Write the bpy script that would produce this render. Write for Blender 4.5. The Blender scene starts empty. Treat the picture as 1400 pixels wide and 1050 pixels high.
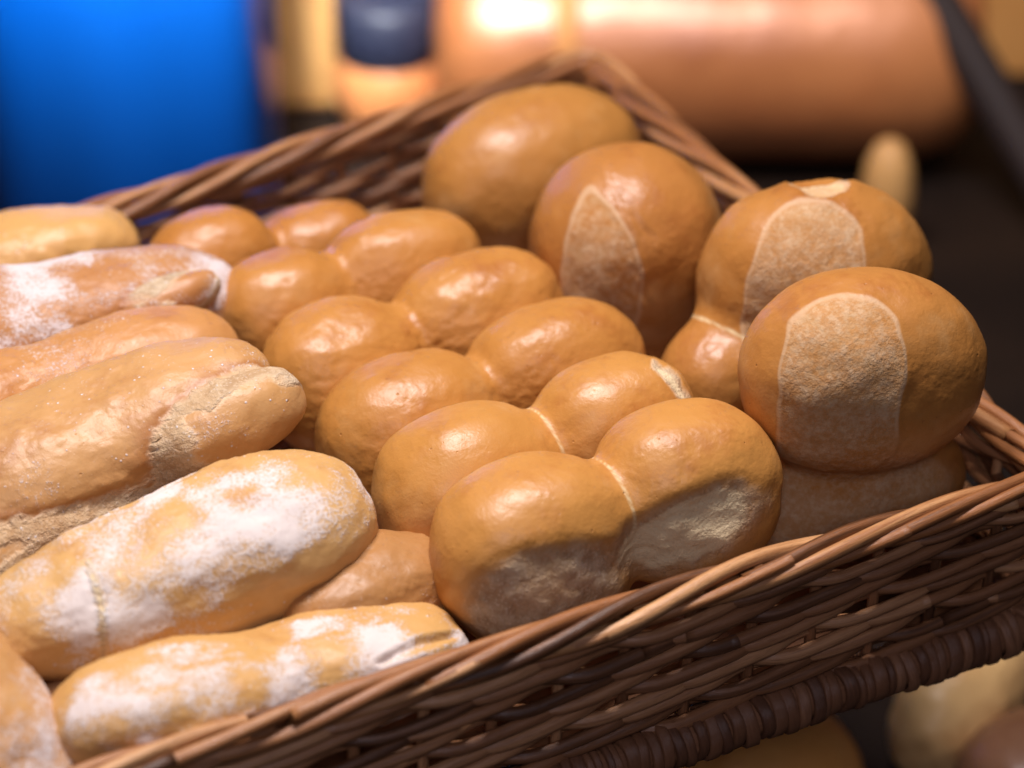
import bpy, bmesh, math, random
import numpy as np
from mathutils import Vector, Matrix, Quaternion

random.seed(7)
rng = np.random.RandomState(5)
R = math.radians
scene = bpy.context.scene
COL = scene.collection

# ------------------------------------------------------------------ camera, light, exposure
RZ = 0.30                                    # height of the basket rim above the lower tier
LENS = 105.0
CAM = np.array([-0.6838, -0.8114, 0.7409 + RZ])
TGT = np.array([-0.1723, 0.1649, RZ])
FWD = (TGT - CAM) / np.linalg.norm(TGT - CAM)
RGT = np.cross(FWD, [0, 0, 1]); RGT /= np.linalg.norm(RGT)
UPV = np.cross(RGT, FWD)
FPX = 1400 * LENS / 36.0


def ray(px, py):
    d = FWD + RGT * ((px - 700) / FPX) + UPV * ((525 - py) / FPX)
    return d                                  # unit depth along the camera axis


def at_depth(px, py, t):
    return CAM + ray(px, py) * t


def at_z(px, py, h):                          # point at height h above the rim
    d = ray(px, py)
    return CAM + d * ((RZ + h - CAM[2]) / d[2])


def at_y(px, py, y):                          # point at distance y behind the near wall
    d = ray(px, py)
    return CAM + d * ((y - CAM[1]) / d[1])


def mpp(p):                                   # metres per photo pixel at a point
    return float(np.dot(np.asarray(p) - CAM, FWD)) / FPX


cam_data = bpy.data.cameras.new('camera')
cam = bpy.data.objects.new('camera', cam_data)
COL.objects.link(cam)
M3 = Matrix((RGT, UPV, -FWD)).transposed()
cam.matrix_world = Matrix.Translation(CAM) @ M3.to_4x4()
cam_data.lens = LENS
cam_data.sensor_width = 36
cam_data.clip_start = 0.05
cam_data.clip_end = 60
cam_data.dof.use_dof = True
cam_data.dof.focus_distance = float(np.dot(at_z(790, 560, .04) - CAM, FWD))
cam_data.dof.aperture_fstop = 4.2
scene.camera = cam

world = bpy.data.worlds.new('World')
scene.world = world
world.use_nodes = True
world.node_tree.nodes['Background'].inputs[0].default_value = (0.55, 0.6, 1.0, 1)
world.node_tree.nodes['Background'].inputs[1].default_value = 0.015


def area(name, loc, target, size, energy, color, spread=180):
    l = bpy.data.lights.new(name, 'AREA')
    l.energy = energy; l.color = color
    l.shape = 'DISK'; l.size = size; l.spread = R(spread)
    o = bpy.data.objects.new(name, l)
    COL.objects.link(o)
    o.location = loc
    o.rotation_euler = (Vector(target) - Vector(loc)).to_track_quat('-Z', 'Y').to_euler()
    return o


area('ceiling_lamp', (-0.10, 0.17, 1.50), (-0.15, 0.14, RZ), 0.22, 12.2, (1.0, 0.94, 0.95))
area('ceiling_lamp', (-0.34, 0.32, 1.50), (-0.24, 0.15, RZ), 0.22, 12.2, (1.0, 0.94, 0.95))
area('shop_front_light', (-0.85, -1.25, 1.55), (-0.1, 0.2, RZ - .05), 0.5, 6.6, (0.86, 0.82, 1.0))
area('backdrop_fill', (-0.10, -0.05, 1.25), (0.34, 0.88, 0.12), 0.34, .36, (1.0, 0.88, 0.90), 36)  # added unseen fill, aimed narrowly to brighten the copper drum
area('backdrop_fill', (-0.40, 0.22, 1.20), (-0.11, 0.80, 0.47), 0.20, 5.0, (0.9, 0.95, 1.0), 25)  # second added fill, brightens the upper part of the blue barrel
scene.view_settings.view_transform = 'Standard'
scene.view_settings.look = 'None'
scene.view_settings.exposure = 0.05
scene.view_settings.gamma = 1.0

# ------------------------------------------------------------------ helpers


def tag(o, label=None, cat=None, group=None, kind=None):
    if label: o['label'] = label
    if cat: o['category'] = cat
    if group: o['group'] = group
    if kind: o['kind'] = kind
    return o


def empty(name, loc):
    o = bpy.data.objects.new(name, None)
    o.empty_display_size = 0.02
    o.location = loc
    COL.objects.link(o)
    return o


def link_mesh(name, me, mat, parent=None, loc=None):
    o = bpy.data.objects.new(name, me)
    COL.objects.link(o)
    if mat is not None and not me.materials:
        me.materials.append(mat)
    if parent is not None: o.parent = parent
    if loc is not None: o.location = loc
    return o


def mesh_from(name, verts, faces, smooth=True, attrs=None):
    me = bpy.data.meshes.new(name)
    me.from_pydata([tuple(v) for v in verts], [], faces)
    if smooth:
        me.polygons.foreach_set('use_smooth', [True] * len(me.polygons))
    for k, v in (attrs or {}).items():
        v = np.asarray(v, dtype=np.float32)
        if v.ndim == 1:
            a = me.attributes.new(k, 'FLOAT', 'POINT'); a.data.foreach_set('value', v)
        else:
            a = me.attributes.new(k, 'FLOAT_VECTOR', 'POINT'); a.data.foreach_set('vector', v.ravel())
    me.update()
    return me


def hash3(i, j, k, seed):
    n = (i * 374761393 + j * 668265263 + k * 2147483647 + seed * 144665) & 0xFFFFFFFF
    n = ((n ^ (n >> 13)) * 1274126177) & 0xFFFFFFFF
    n = (n ^ (n >> 16)) & 0xFFFFFF
    return n / float(0xFFFFFF) * 2 - 1


def vnoise(p, scale, seed=0):
    q = p * scale
    i = np.floor(q).astype(np.int64); f = q - i
    f = f * f * f * (f * (f * 6 - 15) + 10)
    r = 0
    for dx in (0, 1):
        for dy in (0, 1):
            for dz in (0, 1):
                w = (f[:, 0] if dx else 1 - f[:, 0]) * (f[:, 1] if dy else 1 - f[:, 1]) * (f[:, 2] if dz else 1 - f[:, 2])
                r = r + w * hash3(i[:, 0] + dx, i[:, 1] + dy, i[:, 2] + dz, seed)
    return r


def fbm(p, scale, seed=0, octaves=3):
    r = 0; a = 1.0
    for o in range(octaves):
        r = r + a * vnoise(p + 3.7 * o, scale * 2 ** o, seed + o); a *= 0.5
    return r


def sstep(a, b, x):
    t = np.clip((x - a) / (b - a), 0, 1)
    return t * t * (3 - 2 * t)


# ------------------------------------------------------------------ materials
class NT:
    def __init__(self, name):
        self.m = bpy.data.materials.new(name)
        self.m.use_nodes = True
        self.t = self.m.node_tree
        self.b = self.t.nodes['Principled BSDF']

    def n(self, kind, **kw):
        nd = self.t.nodes.new(kind)
        for k, v in kw.items():
            if k.startswith('i_'):
                nd.inputs[k[2:].replace('_', ' ')].default_value = v
            else:
                setattr(nd, k, v)
        return nd

    def l(self, a, b): self.t.links.new(a, b)

    def val(self, x, sock):
        if isinstance(x, (int, float)): sock.default_value = x
        elif isinstance(x, (tuple, list)): sock.default_value = tuple(x) + ((1,) if len(x) == 3 and sock.type == 'RGBA' else ())
        else: self.l(x, sock)

    def math(self, op, a, b=0.0, c=None, clamp=False):
        nd = self.n('ShaderNodeMath', operation=op, use_clamp=clamp)
        self.val(a, nd.inputs[0]); self.val(b, nd.inputs[1])
        if c is not None: self.val(c, nd.inputs[2])
        return nd.outputs[0]

    def mix(self, f, a, b):
        nd = self.n('ShaderNodeMix', data_type='RGBA')
        self.val(f, nd.inputs[0]); self.val(a, nd.inputs[6]); self.val(b, nd.inputs[7])
        return nd.outputs[2]

    def ss(self, x, lo, hi):
        nd = self.n('ShaderNodeMapRange', interpolation_type='SMOOTHSTEP')
        self.val(x, nd.inputs[0]); self.val(lo, nd.inputs[1]); self.val(hi, nd.inputs[2])
        return nd.outputs[0]

    def attr(self, name, out='Fac'):
        return self.n('ShaderNodeAttribute', attribute_name=name).outputs[out]

    def noise(self, vec, scale, detail=3, rough=.5):
        nd = self.n('ShaderNodeTexNoise')
        nd.inputs['Scale'].default_value = scale
        nd.inputs['Detail'].default_value = detail
        nd.inputs['Roughness'].default_value = rough
        if vec is not None: self.l(vec, nd.inputs['Vector'])
        return nd.outputs['Fac']

    def set(self, key, x): self.val(x, self.b.inputs[key])


def simple_mat(name, col, rough=.5, metal=0.0, col2=None, scale=8.0, bump=0.0):
    t = NT(name)
    co = t.n('ShaderNodeTexCoord').outputs['Object']
    nz = t.noise(co, scale, 4)
    t.set('Base Color', t.mix(t.ss(nz, .35, .65), col, col2 or tuple(c * .8 for c in col)))
    t.set('Roughness', rough); t.set('Metallic', metal)
    if bump:
        b = t.n('ShaderNodeBump', i_Strength=.6, i_Distance=bump)
        t.l(nz, b.inputs['Height']); t.l(b.outputs[0], t.b.inputs['Normal'])
    return t.m


def bread_mat(name, gloss):
    """crust + pale torn crumb (attr torn, metres inside the patch) + flour dust (attr flour 0..1)"""
    t = NT(name)
    co = t.n('ShaderNodeTexCoord').outputs['Object']
    info = t.n('ShaderNodeObjectInfo')
    off = t.n('ShaderNodeVectorMath', operation='SCALE')
    t.l(info.outputs['Location'], off.inputs[0]); off.inputs['Scale'].default_value = 7.3
    add = t.n('ShaderNodeVectorMath', operation='ADD')
    t.l(co, add.inputs[0]); t.l(off.outputs[0], add.inputs[1])
    v = add.outputs[0]
    crust = info.outputs['Color']
    n_big = t.noise(v, 32, 3, .5)
    n_mid = t.noise(v, 150, 4, .6)
    n_fine = t.noise(v, 700, 3, .65)
    n_grain = t.noise(v, 1500, 2, .6)
    deep = t.n('ShaderNodeMix', data_type='RGBA', blend_type='MULTIPLY')
    deep.inputs[0].default_value = 1
    t.l(crust, deep.inputs[6]); deep.inputs[7].default_value = (.72, .55, .42, 1)
    light = t.n('ShaderNodeMix', data_type='RGBA', blend_type='MIX')
    light.inputs[0].default_value = .16
    t.l(crust, light.inputs[6]); light.inputs[7].default_value = (.85, .62, .32, 1)
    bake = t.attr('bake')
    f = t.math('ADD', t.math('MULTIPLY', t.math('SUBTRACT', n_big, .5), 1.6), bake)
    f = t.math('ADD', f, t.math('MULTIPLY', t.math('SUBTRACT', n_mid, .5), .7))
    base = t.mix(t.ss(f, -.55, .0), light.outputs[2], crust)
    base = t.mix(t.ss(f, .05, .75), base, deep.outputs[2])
    # dark pin holes and pale flecks
    vor = t.n('ShaderNodeTexVoronoi', i_Scale=210.0, i_Randomness=1.0)
    t.l(v, vor.inputs['Vector'])
    pits = t.math('MULTIPLY', t.math('SUBTRACT', 1, t.ss(vor.outputs['Distance'], .06, .16)), t.ss(n_mid, .52, .66))
    base = t.mix(t.math('MULTIPLY', pits, .55), base, deep.outputs[2])
    # torn crumb
    torn = t.attr('torn')
    wob = t.math('MULTIPLY', t.math('MULTIPLY', t.math('SUBTRACT', n_mid, .5), .004), t.math('SUBTRACT', 1, t.attr('wash')))
    tt = t.math('ADD', torn, wob)
    soft = t.attr('soft'); wash = t.attr('wash')
    tm = t.ss(tt, t.math('SUBTRACT', -.0006, t.math('MULTIPLY', soft, .003)), t.math('ADD', .0009, t.math('MULTIPLY', soft, .0045)))
    crumb = t.mix(t.ss(n_mid, .36, .62), (.40, .26, .15), (.56, .42, .275))
    crumb = t.mix(t.math('MULTIPLY', t.ss(n_fine, .5, .7), .75), crumb, (.74, .60, .45))
    crumb = t.mix(t.math('MULTIPLY', t.ss(n_big, .42, .62), .5), crumb, (.50, .29, .13))
    pale = t.attr('pale')
    crumb = t.mix(t.math('MULTIPLY', t.ss(t.math('ADD', pale, t.math('MULTIPLY', t.math('SUBTRACT', n_mid, .5), .8)), .3, .7), .85), crumb, (.80, .63, .38))
    edge = t.math('SUBTRACT', 1, t.ss(t.math('ABSOLUTE', tt), .0002, .0011))
    n_sc = t.noise(v, 330, 5, .7)
    beige = t.mix(t.math('ADD', .05, t.math('ADD', t.math('MULTIPLY', t.ss(n_sc, .38, .66), .42), t.math('MULTIPLY', t.ss(n_big, .38, .62), .22))), crust, t.mix(t.ss(n_mid, .3, .7), (.56, .38, .21), (.66, .49, .32)))
    crumb = t.mix(wash, crumb, beige)
    base = t.mix(tm, base, crumb)
    base = t.mix(t.math('MULTIPLY', t.math('MULTIPLY', edge, .30), t.math('SUBTRACT', 1, soft)), base, (.80, .64, .44))
    # seam: pale thread where the lobes were pulled apart
    seam = t.attr('seam')
    sm = t.math('MULTIPLY', t.ss(t.math('ADD', seam, t.math('MULTIPLY', t.math('SUBTRACT', n_mid, .5), .0016)), -.0008, .0006), .55)
    base = t.mix(sm, base, (.80, .68, .40))
    # flour
    fl = t.attr('flour')
    nf = t.math('ADD', t.math('MULTIPLY', n_mid, .34), t.math('ADD', t.math('MULTIPLY', n_fine, .54), t.math('MULTIPLY', n_grain, .34)))
    g = t.math('ADD', t.math('SUBTRACT', nf, .61), t.math('MULTIPLY', t.math('SUBTRACT', fl, .5), .50))
    fm = t.math('MULTIPLY', t.ss(g, -.06, .17), .70)
    fm = t.math('MULTIPLY', fm, t.ss(fl, .02, .2))
    sv = t.n('ShaderNodeTexVoronoi', i_Scale=330.0, i_Randomness=1.0)
    t.l(v, sv.inputs['Vector'])
    spk = t.math('MULTIPLY', t.math('MULTIPLY', t.math('SUBTRACT', 1, t.ss(sv.outputs['Distance'], .10, .24)), t.ss(n_mid, .50, .62)), t.math('MULTIPLY', t.ss(fl, .01, .12), .75))
    fm = t.math('MAXIMUM', fm, spk)
    base = t.mix(fm, base, (.74, .71, .73))
    t.set('Base Color', base)
    rough = t.math('ADD', gloss, t.math('MULTIPLY', t.math('SUBTRACT', n_mid, .5), .25))
    matte = t.math('MAXIMUM', tm, t.math('MAXIMUM', fm, sm))
    t.set('Roughness', t.math('ADD', rough, t.math('MULTIPLY', matte, .5), clamp=True))
    t.set('Specular IOR Level', t.math('SUBTRACT', .50, t.math('MULTIPLY', matte, .42)))
    hcr = t.math('ADD', t.math('MULTIPLY', n_mid, .45), t.math('MULTIPLY', n_fine, .16))
    hcr = t.math('ADD', hcr, t.math('MULTIPLY', t.math('SUBTRACT', 0, pits), .35))
    vb = t.n('ShaderNodeTexVoronoi', i_Scale=300.0, i_Randomness=1.0, feature='SMOOTH_F1')
    t.l(v, vb.inputs['Vector'])
    blis = t.math('MULTIPLY', t.math('SUBTRACT', 1, t.ss(vb.outputs['Distance'], .1, .6)), t.ss(n_big, .40, .62))
    hcr = t.math('ADD', hcr, t.math('MULTIPLY', blis, .16))
    hto = t.math('ADD', t.math('MULTIPLY', n_mid, 1.6), t.math('MULTIPLY', n_fine, 1.1))
    h = t.n('ShaderNodeMix', data_type='FLOAT')
    t.l(t.math('MULTIPLY', tm, t.math('SUBTRACT', 1, t.math('MULTIPLY', wash, .6))), h.inputs[0]); t.l(hcr, h.inputs[2]); t.l(hto, h.inputs[3])
    hh = t.math('ADD', h.outputs[0], t.math('MULTIPLY', fm, .35))
    b = t.n('ShaderNodeBump', i_Strength=.75, i_Distance=.0011)
    t.l(hh, b.inputs['Height']); t.l(b.outputs[0], t.b.inputs['Normal'])
    return t.m


def wicker_mat(name, c_dark, c_mid, c_light, rough=.42):
    t = NT(name)
    st = t.attr('st', 'Vector')
    info = t.n('ShaderNodeObjectInfo')
    n1 = t.noise(st, 1.0, 4, .6)
    n2 = t.noise(st, 6.0, 3, .6)
    r = info.outputs['Random']
    f = t.math('ADD', t.math('MULTIPLY', r, .55), t.math('MULTIPLY', n1, .6))
    base = t.mix(t.ss(f, .25, .62), c_dark, c_mid)
    base = t.mix(t.ss(f, .62, .95), base, c_light)
    base = t.mix(t.math('MULTIPLY', t.ss(n2, .55, .72), .55), base, c_dark)
    t.set('Base Color', base)
    t.set('Roughness', t.math('ADD', rough, t.math('MULTIPLY', n2, .2)))
    b = t.n('ShaderNodeBump', i_Strength=.5, i_Distance=.0006)
    t.l(n2, b.inputs['Height']); t.l(b.outputs[0], t.b.inputs['Normal'])
    return t.m


M_GOLD = bread_mat('golden_crust', .40)
M_FLOUR = bread_mat('floured_crust', .46)
M_WALL = wicker_mat('stained_willow', (.085, .034, .015), (.31, .135, .058), (.58, .30, .14), .26)
M_RIM = wicker_mat('rim_willow', (.065, .025, .010), (.31, .118, .038), (.66, .35, .15), .30)
M_BIND = wicker_mat('binding_cane', (.13, .055, .028), (.22, .095, .045), (.36, .17, .085), .30)

# ------------------------------------------------------------------ the basket
near_l = at_z(-420, 1240, 0); D = at_z(1442, 655, 0); C = at_z(805, 80, 0)
dn = (near_l - D); dn /= np.linalg.norm(dn)
Apt = D + dn * 0.62
df = at_z(150, 291, 0) - C; df /= np.linalg.norm(df)
Bpt = C + df * 0.60
corners = [Apt, D, C, Bpt]                    # anticlockwise from above


def perimeter(corners, rad, step):
    """dense closed polyline of the rounded outline: points, outward normals, arc length"""
    pts = []
    n = len(corners)
    for i in range(n):
        p0, p1, p2 = [np.array(corners[(i + k - 1) % n][:2]) for k in range(3)]
        a = (p0 - p1) / np.linalg.norm(p0 - p1); b = (p2 - p1) / np.linalg.norm(p2 - p1)
        for k in range(9):
            s = k / 8
            q0 = p1 + a * rad * (1 - s); q1 = p1 + b * rad * s
            pts.append(q0 * (1 - s) + q1 * s)
    pts = np.array(pts)
    seg = np.linalg.norm(np.roll(pts, -1, 0) - pts, axis=1)
    cum = np.concatenate([[0], np.cumsum(seg)])
    L = cum[-1]
    N = int(L / step)
    s = np.arange(N) * L / N
    cl = np.vstack([pts, pts[:1]])
    P = np.stack([np.interp(s, cum, cl[:, k]) for k in (0, 1)], 1)
    T = np.roll(P, -1, 0) - np.roll(P, 1, 0); T /= np.linalg.norm(T, axis=1)[:, None]
    Nn = np.stack([T[:, 1], -T[:, 0]], 1)
    return P, Nn, s, L


PER, PNRM, PS, PL = perimeter(corners, .014, .004)


def per_at(s):
    s = np.mod(s, PL)
    i = s / PL * len(PS)
    i0 = np.floor(i).astype(int) % len(PS); i1 = (i0 + 1) % len(PS); f = (i - np.floor(i))[:, None]
    p = PER[i0] * (1 - f) + PER[i1] * f; n = PNRM[i0] * (1 - f) + PNRM[i1] * f
    return p, n / np.linalg.norm(n, axis=1)[:, None]


def tube(path, radii, sides=7, squash=None):
    """verts, faces, st attribute of a tube along path"""
    path = np.asarray(path); n = len(path)
    radii = np.broadcast_to(np.asarray(radii, float), (n,))
    T = np.gradient(path, axis=0); T /= np.linalg.norm(T, axis=1)[:, None] + 1e-12
    ref = np.array([0, 0, 1.0])
    if abs(T[n // 2] @ ref) > .9: ref = np.array([1.0, 0, 0])
    U = np.cross(T, ref); U /= np.linalg.norm(U, axis=1)[:, None]
    V = np.cross(U, T)
    ang = np.arange(sides) * 2 * math.pi / sides
    vs = path[:, None, :] + radii[:, None, None] * (np.cos(ang)[None, :, None] * U[:, None, :] + np.sin(ang)[None, :, None] * V[:, None, :])
    vs = vs.reshape(-1, 3)
    fs = []
    for i in range(n - 1):
        for j in range(sides):
            k = (j + 1) % sides
            fs.append((i * sides + j, i * sides + k, (i + 1) * sides + k, (i + 1) * sides + j))
    fs.append(tuple(range(sides)))
    fs.append(tuple((n - 1) * sides + j for j in reversed(range(sides))))
    d = np.concatenate([[0], np.cumsum(np.linalg.norm(np.diff(path, axis=0), axis=1))])
    r0 = rng.rand() * 50
    st = np.stack([np.repeat(d * 22 + r0, sides), np.tile(np.cos(ang) * 1.2, n) + r0, np.tile(np.sin(ang) * 1.2, n)], 1)
    return vs, fs, st


def rod(name, path, radii, mat, parent, sides=7):
    v, f, st = tube(path, radii, sides)
    return link_mesh(name, mesh_from(name, v, f, True, {'st': st}), mat, parent)


basket = empty('wicker_basket', (0, 0, 0))
tag(basket, 'brown woven willow basket tray holding all the bread rolls', 'basket')
WALL_TOP, WALL_BOT = -.005, -.068              # woven part, relative to the rim
SP = PL / round(PL / .030)                     # spacing of the stakes
NST = int(round(PL / SP))


def flare(h):                                  # the wall leans in a little toward the foot
    return .05 * h


for i in range(NST):
    s = np.full(9, i * SP + .004)
    p, n = per_at(s)
    h = np.linspace(.004, -.074, 9)
    o = flare(h) - .0005
    pts = np.stack([p[:, 0] + n[:, 0] * o, p[:, 1] + n[:, 1] * o, RZ + h], 1)
    rod('stake', pts, .0024 + .0003 * rng.rand(), M_WALL, basket, 6)

NC = 7
pitch = (WALL_TOP - WALL_BOT) / NC
for c in range(NC):
    hc0 = WALL_TOP - pitch * (c + .5)
    npc = 5
    for h2 in (0, 1):
        hc = hc0 + (.0021 if h2 else -.0021)
        for k in range(npc):
            L = PL / npc
            s = np.arange(-.004, L + .006, .0042) + k * L + c * .037 + h2 * .02
            ph = 2 * math.pi * (s / (3 * SP) + c * .31 + h2 * .5)
            rr = .0026 + .0006 * rng.rand()
            w = np.cos(ph) + .40
            out = .0042 * np.tanh(1.5 * w) + .0004 * np.sin(s * 90 + c * 3)
            dz = .0017 * np.sin(ph) + .0006 * np.sin(s * 23 + c * .7)
            p, n = per_at(s)
            o = flare(hc) + out
            pts = np.stack([p[:, 0] + n[:, 0] * o, p[:, 1] + n[:, 1] * o, RZ + hc + dz], 1)
            rad = rr * (1 + .12 * np.sin(s * 17 + k))
            rod('weaver', pts, rad, M_WALL, basket, 8)

# plaited border: five rods running round each other
NR = 5
for r in range(NR):
    npc = 10
    s0 = r * .071
    for k in range(npc):
        L = PL / npc
        jit = 0
        s = np.arange(-.008, L + .018, .004) + s0 + k * L + jit
        ph = 2 * math.pi * (s / .21 + r / NR) + .18 * np.sin(s * 19 + r) + .12 * np.sin(s * 41 + 2.3 * r)
        rr = .0028 + .0007 * rng.rand()
        out = .0054 * np.cos(ph) + .0006 * np.sin(s * 50 + r)
        dz = .0050 * np.sin(ph) + .0008 * np.sin(s * 43 + 2 * r)
        p, n = per_at(s)
        t = np.linspace(0, 1, len(s))
        sink = .004 * sstep(.12, 0, t)
        lift = .0010 * sstep(.9, 1, t)
        pts = np.stack([p[:, 0] + n[:, 0] * (out * (1 - 60 * sink) + lift), p[:, 1] + n[:, 1] * (out * (1 - 60 * sink) + lift), RZ + dz * (1 - 60 * sink) + lift * .4], 1)
        rad = rr * (1.05 - .22 * t)
        rod('rim_rod', pts, rad, M_RIM, basket, 8)

# foot: a thick core wrapped with flat cane
FOOT_H = -.0760
FR = .0103
s = np.arange(0, PL + .004, .006)
p, n = per_at(s)
o = flare(FOOT_H) + .0045
core = rod('foot_core', np.stack([p[:, 0] + n[:, 0] * o, p[:, 1] + n[:, 1] * o, np.full(len(s), RZ + FOOT_H)], 1), FR * .86, M_BIND, basket, 10)


def strip_mesh(w, seed):
    prof = [(-w / 2, -.0013), (-w / 2 + .0003, .0000), (-w / 2 + .0009, .00035), (w / 2 - .0009, .00040), (w / 2 - .0003, .0000), (w / 2, -.0013)]
    nS = 18; vs = []; fs = []; st = []
    for j in range(nS):
        a = 2 * math.pi * j / nS
        for (x, dr) in prof:
            rr = FR + dr + .0003 * math.sin(3 * a + seed)
            vs.append((x + .0010 * math.sin(a + seed * .3), rr * math.cos(a), rr * math.sin(a) * 1.12)); st.append((a * 1.5 + seed * 3.1, x * 900, seed))
    m = len(prof)
    for j in range(nS):
        k = (j + 1) % nS
        for q in range(m - 1):
            fs.append((j * m + q, j * m + q + 1, k * m + q + 1, k * m + q))
    return mesh_from('binding_strip', vs, fs, True, {'st': np.array(st)})


widths = [.0034, .0044, .0054, .0066, .0058, .0048]
smeshes = [strip_mesh(w, i) for i, w in enumerate(widths)]
for m in smeshes: m.materials.append(M_BIND)
s_cur = 0.0
pA, pD = np.array(Apt[:2]), np.array(D[:2])
# arc positions of the near side: search the perimeter for the stretch between the two near corners
proj_t = ((PER - pA) @ (pD - pA)) / np.sum((pD - pA) ** 2)
dist_line = np.abs((PER - pA) @ np.array([-(pD - pA)[1], (pD - pA)[0]])) / np.linalg.norm(pD - pA)
near_idx = np.where((dist_line < .002) & (proj_t > .02) & (proj_t < .99))[0]
near_s = PS[near_idx]
s_lo, s_hi = near_s.min(), near_s.max()
if s_hi - s_lo > PL * .6:                       # wraps through zero
    ns = np.where(near_s > PL / 2, near_s - PL, near_s); s_lo, s_hi = ns.min(), ns.max()
s_cur = s_hi
extra_v, extra_f, extra_st = [], [], []
while s_cur > s_hi - PL:
    k = rng.randint(len(widths)); w = widths[k]
    p, n = per_at(np.array([s_cur - w / 2])); p = p[0]; n = n[0]
    loc = Vector((p[0] + n[0] * o, p[1] + n[1] * o, RZ + FOOT_H))
    tang = Vector((-n[1], n[0], 0))
    rot = Matrix((tang, Vector((n[0], n[1], 0)), Vector((0, 0, 1)))).transposed().to_4x4()
    rot = Matrix.Rotation(R(rng.uniform(-1.2, 1.2)), 4, 'Z') @ rot @ Matrix.Rotation(rng.rand() * 6.28, 4, 'X') @ Matrix.Scale(rng.uniform(.98, 1.03), 4)
    mw = Matrix.Translation(loc) @ rot
    if s_cur > s_lo:
        b = bpy.data.objects.new('binding_strip', smeshes[k]); COL.objects.link(b)
        b.parent = core; b.matrix_local = mw
    else:
        me = smeshes[k]; base = len(extra_v)
        extra_v += [tuple(mw @ v.co) for v in me.vertices]
        extra_f += [tuple(base + q for q in f.vertices) for f in me.polygons]
        extra_st += [tuple(d.vector) for d in me.attributes['st'].data]
    s_cur -= w + .0002 + .0012 * rng.rand() ** 4
ex = link_mesh('foot_binding', mesh_from('foot_binding', extra_v, extra_f, True, {'st': np.array(extra_st)}), M_BIND, basket)
ex['kind'] = 'stuff'
# woven floor
fp = [c * 1.0 for c in corners]
ctr = sum(fp) / 4
FLOOR_H = -.061
for k in range(24):
    f0, f1 = (k + .04) / 24, (k + .96) / 24
    e0, e1 = fp[0] + (fp[3] - fp[0]) * f0, fp[1] + (fp[2] - fp[1]) * f0
    g0, g1 = fp[0] + (fp[3] - fp[0]) * f1, fp[1] + (fp[2] - fp[1]) * f1
    q = [x + (ctr - x) * .05 for x in (e0, e1, g1, g0)]
    up, lo = RZ + FLOOR_H + .002 * (k % 2), RZ + FLOOR_H - .008 + .002 * (k % 2)
    vs = [(x[0], x[1], lo) for x in q] + [(x[0], x[1], up) for x in q]
    link_mesh('floor_slat', mesh_from('floor_slat', vs, [(3, 2, 1, 0), (4, 5, 6, 7), (0, 1, 5, 4), (1, 2, 6, 5), (2, 3, 7, 6), (3, 0, 4, 7)], False,
                                      {'st': np.array(vs) * 20}), M_WALL, basket)

# ------------------------------------------------------------------ bread
_ico = {}


def ico(sub):
    if sub not in _ico:
        bm = bmesh.new(); bmesh.ops.create_icosphere(bm, subdivisions=sub, radius=1)
        v = np.array([x.co[:] for x in bm.verts]); f = [tuple(x.index for x in q.verts) for q in bm.faces]
        bm.free(); _ico[sub] = (v / np.linalg.norm(v, axis=1)[:, None], f)
    return _ico[sub]


def unit(v): v = np.asarray(v, float); return v / np.linalg.norm(v)


U_DIR = unit(D - Apt)                           # along the near wall
V_DIR = np.array([-U_DIR[1], U_DIR[0], 0])      # away from the viewer
Z_DIR = np.array([0, 0, 1.0])


def frame(yaw=0, pitch=0, roll=0):
    """columns: long axis, cross axis, up; yaw about z, pitch lifts the long axis, roll about the long axis"""
    a = U_DIR * math.cos(R(yaw)) + V_DIR * math.sin(R(yaw))
    c = np.cross(Z_DIR, a)
    a2 = a * math.cos(R(pitch)) + Z_DIR * math.sin(R(pitch))
    up = np.cross(a2, c)
    c2 = c * math.cos(R(roll)) + up * math.sin(R(roll))
    return np.stack([a2, c2, np.cross(a2, c2)], 1)


def ell(p, blob):
    c, r, F, e = blob
    q = np.abs((p - c) @ F) / r
    k0 = np.sum(q ** e, -1) ** (1 / e)
    return (k0 - 1) * min(r)


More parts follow.
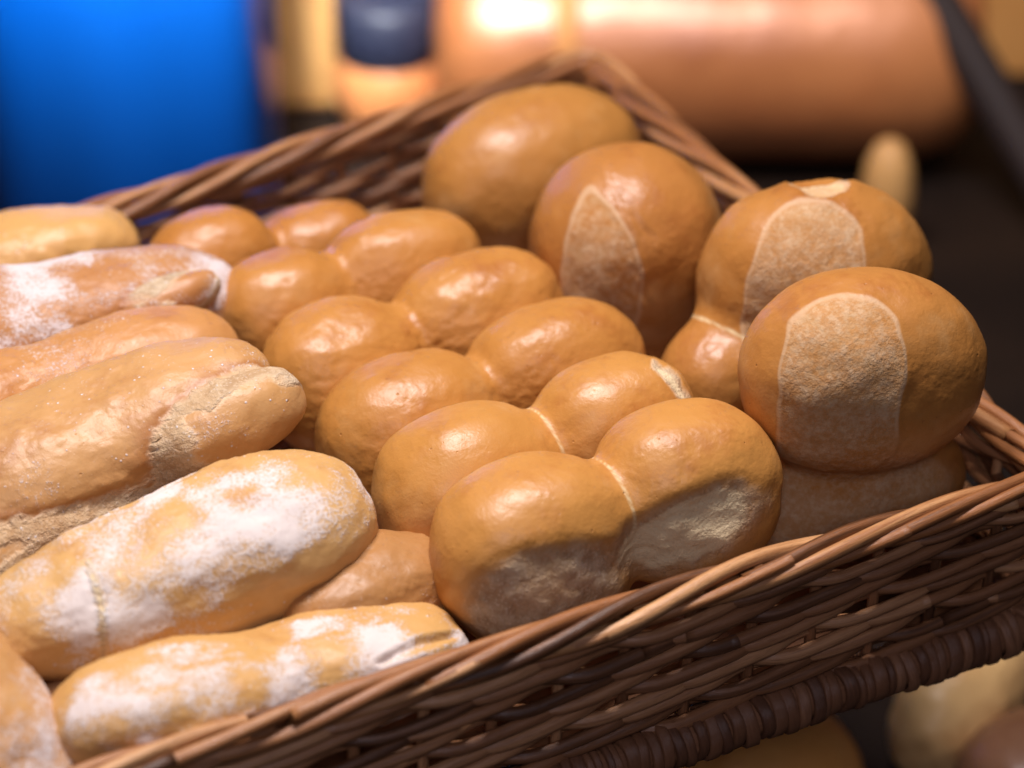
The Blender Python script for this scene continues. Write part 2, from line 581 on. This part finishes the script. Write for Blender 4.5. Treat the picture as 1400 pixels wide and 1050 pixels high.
def bread(name, label, cat, group, blobs, k=.008, mat=None, color=(.5, .2, .05), sub=6,
          lump=.0012, fine=.00025, patches=(), cracks=(), seam=None, flour=None, bake=None, seed=0, stretch=None, pale=None, under=(), band=.014):
    """one roll: smooth union of rounded blobs (world centre, radii, frame, exponent), then torn patches, cracks and dust"""
    org = np.mean([b[0] for b in blobs], 0)
    dirs, faces = ico(sub)
    ext = max(np.linalg.norm(b[0] - org) + max(b[1]) for b in list(blobs) + list(under)) * 1.05
    if stretch is None:
        ax = blobs[-1][0] - blobs[0][0]
        if np.linalg.norm(ax) > .01:
            ax = unit(ax); dirs = dirs + ax[None, :] * (dirs @ ax)[:, None] * .55
            dirs = dirs / np.linalg.norm(dirs, axis=1)[:, None]
    else:
        ax, am = stretch
        dirs = dirs + ax[None, :] * (dirs @ ax)[:, None] * am
        dirs = dirs / np.linalg.norm(dirs, axis=1)[:, None]

    def smin(p, bl, k):
        d = ell(p, bl[0])
        for b in bl[1:]:
            e = ell(p, b)
            h = np.clip(.5 + .5 * (e - d) / k, 0, 1)
            d = e * (1 - h) + d * h - k * h * (1 - h)
        return d

    def f(t):
        p = org + dirs * t[:, None]
        d = smin(p, blobs, k)
        if under:
            d = np.minimum(d, smin(p, under, .010))
        return d
    N = len(dirs)
    lo = np.zeros(N); hi = np.full(N, ext); found = np.zeros(N, bool)
    steps = np.linspace(ext, 0, 40)
    for a, b in zip(steps[:-1], steps[1:]):
        ins = (f(np.full(N, b)) < 0) & ~found
        lo[ins] = b; hi[ins] = a; found |= ins
    for _ in range(14):
        m = (lo + hi) / 2; ins = f(m) < 0
        lo = np.where(ins, m, lo); hi = np.where(ins, hi, m)
    P = org + dirs * lo[:, None]
    fa = np.array(faces)

    def normals(P):
        n = np.cross(P[fa[:, 1]] - P[fa[:, 0]], P[fa[:, 2]] - P[fa[:, 0]])
        o = np.zeros_like(P)
        for q in range(3): np.add.at(o, fa[:, q], n)
        return o / (np.linalg.norm(o, axis=1)[:, None] + 1e-20)
    Nn = normals(P)
    sd = seed * 13 + 1
    P = P + Nn * (lump * fbm(P, 30, sd, 3) + fine * fbm(P, 330, sd + 5, 2))[:, None]
    A = {kk: np.zeros(N) for kk in ('torn', 'seam', 'flour', 'bake', 'pale', 'soft', 'wash')}
    A['torn'][:] = -.02; A['seam'][:] = -.02
    disp = np.zeros(N)
    if under:                                    # the split: crumb shows on the lower body next to the edge of the upper crust
        dc, du = smin(P, blobs, k), smin(P, under, .010)
        bw = band * (1 + .45 * fbm(P, 60, sd + 8, 2))
        inb = du < dc - .0004
        A['torn'] = np.where(inb, np.minimum(dc - .0004, bw - dc), -np.abs(dc - du))
        A['pale'] = np.where(inb, .30 * sstep(.0, .004, bw - dc), 0)
        disp += np.where(inb, .0006 * fbm(P, 130, sd + 2, 3) * sstep(0, .004, A['torn']) - .0016 * sstep(.010, .0, dc), .0006 * fbm(P, 110, sd + 6, 2) * sstep(.006, 0, np.abs(dc - du)))
        A['bake'] = np.where(inb, 0, .9 * np.exp(-np.abs(dc - du) / .0022))
    if seam is not None:                         # crease line between blobs 0 and 1
        d0, d1 = ell(P, blobs[0]), ell(P, blobs[1])
        w = seam[0] - np.abs(d0 - d1)
        msk = np.ones(N)
        if len(seam) > 1:
            msk = sstep(-.2, .3, (P - org) @ unit(seam[1]) / .03)
        A['seam'] = np.where(msk > .5, w, -.02)
    for pt in patches:                           # (px, py, half_w px, half_h px, angle, distance hint, options)
        c, a, b, ang, opt = pt
        a_dir = unit(RGT * math.cos(R(ang)) + UPV * math.sin(R(ang)))
        b_dir = unit(-RGT * math.sin(R(ang)) + UPV * math.cos(R(ang)))
        nd = unit(CAM - c)
        x, y = (P - c) @ a_dir, (P - c) @ b_dir
        ex = opt.get('e', 2.3)
        wob = 1 + opt.get('wob', .10) * fbm(P, 55, sd + 9, 2)
        rr = ((np.abs(x) / a) ** ex + (np.abs(y) / b) ** ex) ** (1 / ex) / wob
        fld = (1 - rr) * min(a, b)
        fld = np.where((Nn @ nd) > opt.get('facing', -.05), fld, -.02)
        A['torn'] = np.maximum(A['torn'], fld)
        dep = opt.get('depth', .0022)
        disp -= dep * sstep(-.006 * opt.get('soft', 0), .008, fld)
        disp += .0007 * (1 - opt.get('soft', 0)) * np.exp(-((fld + .0006) / .0012) ** 2)
        A['pale'] = np.maximum(A['pale'], opt.get('pale', 0) * sstep(0, .004, fld))
        A['soft'] = np.maximum(A['soft'], opt.get('soft', 0) * sstep(-.012, -.006, fld))
        A['wash'] = np.maximum(A['wash'], opt.get('wash', 0) * sstep(-.012, -.006, fld))
        disp += sstep(0, .003, fld) * .0009 * (1 - opt.get('wash', 0)) ** 2 * fbm(P, 140, sd + 3, 3)
    for cr in cracks:                            # (list of points, half width m, depth m, options)
        pts, hw, dep, opt = cr
        dm = np.full(N, 9.0); tm = np.zeros(N)
        nd = unit(CAM - pts[0])
        Q = P - nd[None, :] * ((P - pts[0]) @ nd)[:, None]
        pp = [q - nd * ((q - pts[0]) @ nd) for q in pts]
        n = len(pp) - 1
        for i in range(n):
            ab = pp[i + 1] - pp[i]
            t = np.clip(((Q - pp[i]) @ ab) / (ab @ ab), 0, 1)
            dd = np.linalg.norm(Q - pp[i] - t[:, None] * ab, axis=1)
            m = dd < dm
            dm = np.where(m, dd, dm); tm = np.where(m, (i + t) / n, tm)
        wid = hw * (.35 + .65 * np.sin(np.clip(tm, .03, .97) * math.pi) ** .6) * (1 + .25 * fbm(P, 90, sd + 4, 2))
        fld = wid - dm
        fld = np.where((Nn @ nd) > -.1, fld, -.02)
        if opt.get('torn', True):
            A['torn'] = np.maximum(A['torn'], fld - opt.get('inset', 0))
            A['pale'] = np.maximum(A['pale'], opt.get('pale', .6) * sstep(-.001, .003, fld))
        disp -= dep * sstep(-hw * .35, hw * .7, fld)
        disp += opt.get('lip', .0008) * np.exp(-((fld + hw * .45) / (hw * .45)) ** 2)
        if opt.get('noflour', True): A['pale'] = A['pale']
    P = P + Nn * disp[:, None]
    Nn = normals(P)
    loc = P - org
    if flour is not None: A['flour'] = np.clip(flour(P, Nn, org), 0, 1)
    A['flour'] = A['flour'] * (1 - .75 * sstep(-.001, .002, A['torn']))
    if bake is not None: A['bake'] = A['bake'] + bake(P, Nn, org)
    if pale is not None: A['pale'] = np.maximum(A['pale'], pale(P, Nn, org))
    me = mesh_from(name, loc, faces, True, A)
    o = link_mesh(name, me, mat or M_GOLD)
    o.location = org
    o.color = tuple(color) + (1,)
    tag(o, label, cat, group)
    return o


def px_blob(px, py, y, rx, ry_img, fr=None, yaw=0, pitch=0, roll=0, deep=.85, e=2.15, tall=None):
    """blob centred on a picture point at distance y behind the near wall; rx, ry in photo pixels"""
    c = at_y(px, py, y); m = mpp(c)
    F = frame(yaw, pitch, roll)
    return (c, np.array([rx * m, ry_img * m * deep, (tall or ry_img) * m]), F, e)


GROUP_D = 'golden double rolls in the basket'
GROLL = (.56, .235, .052)

double_specs = [
    # left lobe: px, py, y, rx, r  | right lobe
    (('front double roll with two grey torn patches facing the near rim',), (727, 752, .048, 140, 134), (938, 672, .048, 128, 124), (.52, .230, .053)),
    (('smooth double roll tucked directly behind the one with two torn patches',), (640, 672, .104, 130, 124), (840, 590, .104, 112, 104), (.51, .225, .050)),
    (('double roll with finely dimpled glossy skin, third row back from near rim',), (558, 598, .158, 126, 116), (764, 512, .160, 120, 102), (.47, .197, .041)),
    (('double roll with blistered shiny patches, fourth row back from near rim',), (465, 517, .212, 113, 108), (657, 440, .214, 115, 98), (.48, .203, .043)),
    (('small smooth double roll, fifth row back beside the big brown bun',), (386, 432, .262, 93, 92), (552, 372, .265, 108, 84), (.47, .195, .041)),
    (('farthest double roll of the rows, close against the far wicker wall',), (287, 362, .318, 86, 76), (437, 345, .322, 84, 72), (.45, .18, .037)),
]
for i, (lab, l, r, colr) in enumerate(double_specs):
    b0 = px_blob(l[0] + 3, l[1], l[2], l[3] * 1.05, l[4], yaw=3, roll=-12, e=2.3)
    b1 = px_blob(r[0] - 3, r[1], r[2], r[3] * 1.06, r[4], yaw=-4, roll=-12, e=2.3)
    patches = []; cracks = []
    seamv = (.0006, Z_DIR + .3 * V_DIR) if i < 2 else None
    if i == 0:
        m = mpp(b0[0])
        patches = [(at_y(742, 822, .02), 118 * m, 72 * m, 18, dict(depth=.0035, e=2.0, soft=.9, wash=.1, pale=.2)),
                   (at_y(945, 728, .02), 110 * m, 50 * m, 24, dict(depth=.0042, e=2.0, pale=.8, soft=.9))]
    if i == 1:
        m = mpp(b1[0])
        cracks = [([at_y(893, 498, .10), at_y(918, 518, .10), at_y(940, 552, .10)], .0022, .0006, dict(pale=1))]
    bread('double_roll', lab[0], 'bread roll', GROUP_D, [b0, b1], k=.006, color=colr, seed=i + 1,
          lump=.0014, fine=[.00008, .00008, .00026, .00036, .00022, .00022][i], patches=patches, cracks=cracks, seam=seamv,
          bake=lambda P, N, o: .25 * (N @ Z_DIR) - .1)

GROUP_B = 'big rolls propped against the right wall of the basket'


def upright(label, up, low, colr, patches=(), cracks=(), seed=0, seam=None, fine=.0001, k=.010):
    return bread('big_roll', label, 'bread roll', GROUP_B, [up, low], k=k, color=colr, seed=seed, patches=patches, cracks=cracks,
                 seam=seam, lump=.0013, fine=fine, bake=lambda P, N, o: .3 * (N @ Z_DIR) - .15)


b = px_blob(1177, 508, .050, 172, 146, yaw=-12, pitch=-6, deep=.80, e=2.2); m = mpp(b[0])
lo = px_blob(1164, 668, .055, 164, 94, yaw=-8, pitch=4, deep=.85, e=2.3)
upright('big roll standing on end nearest the right corner, tall pale oval scar facing out', b, lo, (.44, .180, .040), seed=21,
        patches=[(at_y(1155, 530, .02), 80 * m, 118 * m, -4, dict(depth=.0005, e=2.9, wash=.95, wob=.08, soft=.12)), (at_y(1165, 690, .03), 150 * m, 66 * m, 8, dict(depth=.0006, e=2.6, wash=.85, wob=.04, soft=.8))],
        k=.010)
b = px_blob(1113, 385, .140, 164, 146, yaw=-14, pitch=-8, deep=.78); m = mpp(b[0])
lo = px_blob(985, 520, .135, 88, 88, yaw=0, deep=.9)
upright('big roll with pale arched scar and white chip on its top', b, lo, (.43, .176, .038), seed=22,
        patches=[(at_y(1105, 400, .10), 74 * m, 122 * m, -10, dict(depth=.0008, e=2.6, pale=.2, wash=.8, wob=.06, soft=.25))],
        cracks=[([at_y(1088, 244, .14), at_y(1118, 250, .14), at_y(1150, 252, .14)], .0064, .0040, dict(pale=1))],
        seam=(.0007, CAM - b[0]), fine=.00018)
b = px_blob(856, 338, .225, 134, 146, yaw=-10, roll=0, deep=.85); m = mpp(b[0])
lo = px_blob(880, 470, .225, 105, 90, deep=.9)
upright('big roll with dark pointed triangular scar, between plain brown bun and white-chipped roll', b, lo, (.41, .162, .036), seed=23,
        patches=[(at_y(826, 392, .17), 52 * m, 124 * m, 6, dict(depth=.0007, e=1.6, wash=.97, wob=.09, soft=.1)), ],
        cracks=[([at_y(828, 222, .2), at_y(850, 290, .2), at_y(868, 350, .2), at_y(892, 430, .2)], .0012, .0010, dict(torn=False)),
                ([at_y(862, 290, .2), at_y(880, 315, .2), at_y(898, 330, .2)], .0016, .0014, dict(torn=False))])
b = px_blob(728, 240, .315, 166, 122, yaw=6, pitch=-2, deep=.85); m = mpp(b[0])
lo = px_blob(742, 345, .320, 120, 80, deep=.9)
upright('plain smooth olive-brown bun in the far corner of the basket', b, lo, (.43, .182, .040), seed=24,
        patches=[])

# floured long rolls ------------------------------------------------
GROUP_F = 'long rolls on the left of the basket'


def long_roll(label, p0, p1, r0, r1, y0, y1, colr, seed, flour, cracks=(), patches=(), bake=None, bend=0.0, flat=.88, extra=(), pale=None, rm=None, sub=6, e=2.3, lump=.0022, under=(), band=.014):
    a, c = at_y(p0[0], p0[1], y0), at_y(p1[0], p1[1], y1)
    m = mpp((a + c) / 2); ax = unit(c - a)
    cr = unit(np.cross(Z_DIR, ax)); up = np.cross(ax, cr); F = np.stack([ax, cr, up], 1)
    L = np.linalg.norm(c - a); mid = (a + c) / 2 + up * bend
    r0 *= m; r1 *= m; rmid = (rm * m) if rm else (r0 + r1) / 2 * 1.08
    qa, qb = (a * .72 + c * .28), (a * .28 + c * .72)
    blobs = [(a + ax * r0 * 1.25, np.array([r0 * 1.5, r0, r0 * flat]), F, e),
             (mid, np.array([L * .36, rmid, rmid * flat]), F, 2.6),
             (c - ax * r1 * 1.25, np.array([r1 * 1.5, r1, r1 * flat]), F, e)]
    blobs += list(extra)
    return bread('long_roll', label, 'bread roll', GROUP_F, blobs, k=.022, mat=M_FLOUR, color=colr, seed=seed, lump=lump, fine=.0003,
                 cracks=cracks, patches=patches, flour=flour, bake=bake or (lambda P, N, o: .3 * (N @ Z_DIR) - .2), stretch=(ax, 1.1), pale=pale, sub=sub, under=under, band=band)


def dust(top=.75, lowcut=-.2, dirn=None, noise=.35, seed=3, scale=30):
    dirn = unit(dirn if dirn is not None else Z_DIR)

    def f(P, N, o):
        return top * sstep(lowcut, lowcut + .8, N @ dirn) + noise * fbm(P, scale, seed, 2) * sstep(lowcut, lowcut + .5, N @ dirn)
    return f


TAN = (.62, .33, .11)
BRN = (.50, .22, .062)
# F1..F8
long_roll('plain pale golden roll at the far left, behind the speckled floury one', (-230, 418), (164, 330), 62, 54, .355, .350, (.60, .32, .10), 31,
          dust(.16, .2, seed=31))
long_roll('brown roll thickly speckled with flour, split open at its right end', (-200, 500), (302, 394), 80, 70, .285, .280, (.44, .19, .06), 32,
          dust(.46, -.2, Z_DIR - .35 * V_DIR, .5, 32, 40),
          under=[px_blob(238, 408, .258, 74, 38, yaw=2, pitch=8, e=2.4)], band=.006)
long_roll('bare reddish-brown roll squeezed between the speckled roll and big cracked one', (-200, 612), (298, 472), 70, 56, .232, .226, (.50, .225, .068), 33,
          dust(.14, .2, seed=33))
u1 = px_blob(20, 752, .150, 230, 74, yaw=3, pitch=3, e=2.4)
u2 = px_blob(302, 578, .150, 120, 60, yaw=2, pitch=12, e=2.4)
long_roll('large tan roll with cracked right end and split lower side', (-190, 780), (350, 510), 112, 74, .182, .172, (.53, .275, .098), 34,
          dust(.22, -.2, noise=.25, seed=34), rm=112, under=[u1, u2], lump=.0024, band=.0078)
long_roll('fat roll whitened with flour, lying over the small brown roll', (-8, 874), (478, 694), 72, 104, .092, .092, (.60, .335, .115), 35,
          dust(.58, -.15, Z_DIR - .30 * V_DIR, .50, 35, 44), bend=-.001, rm=106,
          cracks=[([at_y(120, 770, .05), at_y(140, 830, .05), at_y(142, 900, .05)], .0020, .0014, dict(torn=True, pale=1, lip=.0003)),
                  ([at_y(95, 740, .06), at_y(200, 668, .06), at_y(330, 606, .06)], .0030, .0016, dict(torn=False))])
long_roll('floury roll at the front lying along the near basket rim', (106, 994), (608, 886), 74, 70, .034, .034, (.58, .315, .10), 36,
          dust(.70, -.40, Z_DIR * .15 - V_DIR, .48, 36, 46), bend=-.002, rm=78,
          cracks=[([at_y(520, 905, .01), at_y(570, 882, .01), at_y(625, 868, .01)], .0022, .0020, dict(torn=False))])
long_roll('floury roll cut off by the lower left picture corner', (-125, 858), (66, 1180), 80, 84, .085, .010, (.52, .25, .08), 37,
          dust(.5, -.2, noise=.4, seed=37), bend=0)
long_roll('small brown roll peeking out beneath the fat flour-whitened roll', (392, 846), (592, 788), 60, 56, .066, .070, (.40, .185, .058), 38,
          dust(.36, -.6, -Z_DIR - V_DIR, noise=.4, seed=38))

# ------------------------------------------------------------------ rack, lower tier, background
M_DARK = simple_mat('black_metal', (.012, .011, .013), .45, .3)
M_TIER = simple_mat('dark_counter', (.008, .005, .004), .6, 0, (.020, .011, .007), 5)
M_TIER.node_tree.nodes['Principled BSDF'].inputs['Specular IOR Level'].default_value = .15
M_BLUE = simple_mat('blue_plastic', (.004, .16, .74), .32, 0, (.0, .13, .66), 4)
M_COPPER = simple_mat('copper', (.60, .225, .075), .36, .15, (.46, .155, .05), 9, .008)
M_COPPER.node_tree.nodes['Principled BSDF'].inputs['Specular IOR Level'].default_value = .9
M_NAVY = simple_mat('navy', (.012, .014, .03), .5)
M_WOOD = simple_mat('pale_wood', (.70, .38, .13), .5, 0, (.56, .27, .08), 10)
M_LOAF = bread_mat('loaf_crust', .42)


def box_mesh(name, x0, x1, y0, y1, z0, z1, bev=0.0):
    bm = bmesh.new()
    bmesh.ops.create_cube(bm, size=1)
    for v in bm.verts:
        v.co = Vector(((x0 + x1) / 2 + v.co.x * (x1 - x0), (y0 + y1) / 2 + v.co.y * (y1 - y0), (z0 + z1) / 2 + v.co.z * (z1 - z0)))
    if bev:
        bmesh.ops.bevel(bm, geom=bm.edges[:], offset=bev, segments=2, affect='EDGES')
    me = bpy.data.meshes.new(name); bm.to_mesh(me); bm.free()
    return me


def lathe(name, prof, seg=64):
    vs, fs = [], []
    n = len(prof)
    for j in range(seg):
        a = 2 * math.pi * j / seg
        for (r, z) in prof: vs.append((r * math.cos(a), r * math.sin(a), z))
    for j in range(seg):
        k = (j + 1) % seg
        for q in range(n - 1): fs.append((j * n + q, k * n + q, k * n + q + 1, j * n + q + 1))
    return mesh_from(name, vs, fs)


tier = link_mesh('counter', box_mesh('counter', -3, 3, -1.2, 3.5, -.05, 0), M_TIER)
tag(tier, 'dark counter surface', kind='structure')

rack = empty('display_rack', (-.3, .2, 0))
tag(rack, 'dark metal rack carrying the wicker basket above the lower tier', 'rack')
zt = RZ + FOOT_H - FR - .0012
for yy in (.10, .30):
    link_mesh('rail', box_mesh('rail', -.33, .22, yy - .2 - .01, yy - .2 + .01, zt - .02, zt, .002), M_DARK, rack)
    for xx in (-.26, .14):
        link_mesh('leg', box_mesh('leg', xx - .01, xx + .01, yy - .2 - .009, yy - .2 + .009, .0, zt - .021, .002), M_DARK, rack)



def ground_at(px, py, z=0.0):
    d = ray(px, py)
    return CAM + d * ((z - CAM[2]) / d[2])


# loaves on the tier under the basket
GROUP_L = 'blurred loaves on the lower tier'


def loaf(label, px, py, z, r, yaw, colr, seed, mid=None):
    c = ground_at(px, py, z)
    a = unit(RGT * math.cos(R(yaw)) + unit(np.array([FWD[0], FWD[1], 0])) * math.sin(R(yaw)))
    F = np.stack([a, np.cross(Z_DIR, a), Z_DIR], 1)
    r = np.array(r)
    bl = [(c - a * r[0] * .35, np.array([r[0] * .66, r[1], r[2]]), F, 2.2), (c + a * r[0] * .35, np.array([r[0] * .66, r[1] * .95, r[2] * .95]), F, 2.2)]
    return bread('loaf', label, 'loaf', GROUP_L, bl, k=.03, mat=M_LOAF, color=colr, seed=seed, sub=5, lump=.002,
                 bake=lambda P, N, o: .2 * (N @ Z_DIR))


loaf('golden loaf on the lower tier under the right end of the basket', 1318, 950, .035, (.058, .026, .032), 58, (.78, .48, .20), 41)
loaf('orange-brown loaf on the lower tier below the wrapped basket foot', 1020, 1066, .032, (.060, .036, .032), 8, (.74, .33, .08), 42)
loaf('dark brown loaf at the lower right picture corner', 1440, 1075, .030, (.050, .040, .030), 20, (.22, .10, .05), 43)

# blue barrel
b0 = ground_at(192, 372)
rB = 207 * mpp(b0 + Z_DIR * .12)
bar = empty('blue_barrel', b0)
tag(bar, 'glossy blue plastic barrel standing behind the far basket wall', 'barrel')
prof = [(0, .0), (rB * .93, .0), (rB, .012), (rB, .43), (rB * .96, .45), (rB * .96, .448), (0, .448)]
bme = lathe('body', prof, 96)
for vv in bme.vertices:                          # soft flutes added so the barrel shows upright light and dark streaks
    a_ = math.atan2(vv.co.y, vv.co.x); q_ = 1 + .018 * math.cos(7 * a_ + 1.1) + .010 * math.cos(3 * a_)
    vv.co.x *= q_; vv.co.y *= q_
link_mesh('body', bme, M_BLUE, bar)
link_mesh('lid', lathe('lid', [(0, .449), (rB * .9, .449), (rB * .92, .455), (rB * .9, .475), (0, .476)]), M_NAVY, bar)

# wooden board standing behind the barrel
w0 = ground_at(420, 130)
mw = mpp(w0 + Z_DIR * .1)
yaw = math.atan2(RGT[1], RGT[0])
wb = link_mesh('wooden_post', box_mesh('wooden_post', -52 * mw, 42 * mw, -.02, .02, 0, .6, .003), M_WOOD, None, w0)
wb.rotation_euler = (0, 0, yaw)
tag(wb, 'pale wooden post beside the blue barrel', 'post')

# small copper pot with a dark navy lid
p0 = ground_at(533, 176)
mp = mpp(p0)
pot = empty('copper_pot', p0)
tag(pot, 'small round copper pot with dark navy lid behind the basket', 'pot')
rp = 76 * mp
prof = [(0, .0)] + [(rp * math.sin(R(a)) ** .8, rp * (.98 - math.cos(R(a)))) for a in range(15, 150, 9)] + [(rp * .5, rp * 1.86), (0, rp * 1.87)]
link_mesh('body', lathe('body', prof, 48), M_COPPER, pot)
link_mesh('lid', lathe('lid', [(0, rp * 1.55), (rp * .86, rp * 1.55), (rp * .9, rp * 1.6), (rp * .9, rp * 2.6), (rp * .8, rp * 2.7), (0, rp * 2.72)], 48), M_NAVY, pot)

# large copper drum lying on its side
g0 = ground_at(965, 232)
mg = mpp(g0)
rD = 160 * mg * .98
fw = unit(np.array([FWD[0], FWD[1], 0]))
cD = g0 + fw * rD * .45 + Z_DIR * rD
cD[2] = rD
drum = empty('copper_drum', cD)
drum.rotation_euler = (0, R(90), 0)
drum.rotation_euler = (Matrix((Vector(-Z_DIR), Vector(np.cross(RGT, -Z_DIR)), Vector(RGT))).transposed()).to_euler()
tag(drum, 'large shiny copper drum lying on its side behind the far basket corner', 'drum')
hl = 372 * mg
prof = [(0, -hl), (rD * .6, -hl * .985), (rD * .88, -hl * .94), (rD * .98, -hl * .86), (rD, -hl * .75), (rD, hl * .62), (rD * .97, hl * .78), (rD * .88, hl * .9), (rD * .66, hl * .975), (rD * .35, hl * .995), (0, hl)]
link_mesh('body', lathe('body', prof, 96), M_COPPER, drum)
M_GLINT_GAP = simple_mat('orange_glint_gap', (.75, .33, .10), .5, .2)  # matte orange ring added to paint the gap between the drum's two highlights
xh = -hl * .52
link_mesh('glint_gap_band', lathe('glint_gap_band', [(rD * .99, xh - .009), (rD * 1.012, xh - .008), (rD * 1.012, xh + .008), (rD * .99, xh + .009)], 96), M_GLINT_GAP, drum)

# dark bar leaning beside the drum
e0, e1 = ground_at(1480, 335, .012), None
top = at_depth(1215, -110, float(np.dot(e0 - CAM, FWD)) * 1.02)
v, f, st = tube(np.linspace(e0, top, 12), .0155, 16)
cb = np.array(e0)
br = link_mesh('leaning_bar', mesh_from('leaning_bar', v - cb, f), simple_mat('dark_bar', (.022, .010, .007), .75), None, cb)
tag(br, 'thick dark bar leaning diagonally past the right end of the copper drum', 'bar')

# orange-tan board behind the bar
o0 = ground_at(1420, 92)
mo = mpp(o0)
ob = link_mesh('wooden_board', box_mesh('wooden_board', -.085, .16, -.015, .015, 0, .40, .003), simple_mat('orange_wood', (.70, .34, .10), .5, 0, (.6, .27, .07), 9), None, o0)
ob.rotation_euler = (0, 0, yaw)
tag(ob, 'orange-tan board upright behind the leaning dark bar', 'board')

# pale wooden peg
k0 = ground_at(1206, 345)
mk = mpp(k0)
kr = 33 * mk
kp = link_mesh('wooden_peg', lathe('wooden_peg', [(0, 0), (kr * 1.15, 0), (kr * 1.1, kr * 3), (kr * .95, kr * 4.2), (kr * .62, kr * 5.0), (kr * .3, kr * 5.25), (0, kr * 5.3)], 32), M_WOOD, None, k0)
tag(kp, 'pale wooden peg with rounded tip standing behind the white-chipped roll', 'peg')

if __name__ == '__main__':
    for o in bpy.data.objects:
        if o.get('label') and o.parent is None: print('POS', o.name, [round(q, 3) for q in o.location], round(float(np.dot(np.array(o.location) - CAM, FWD)), 2))
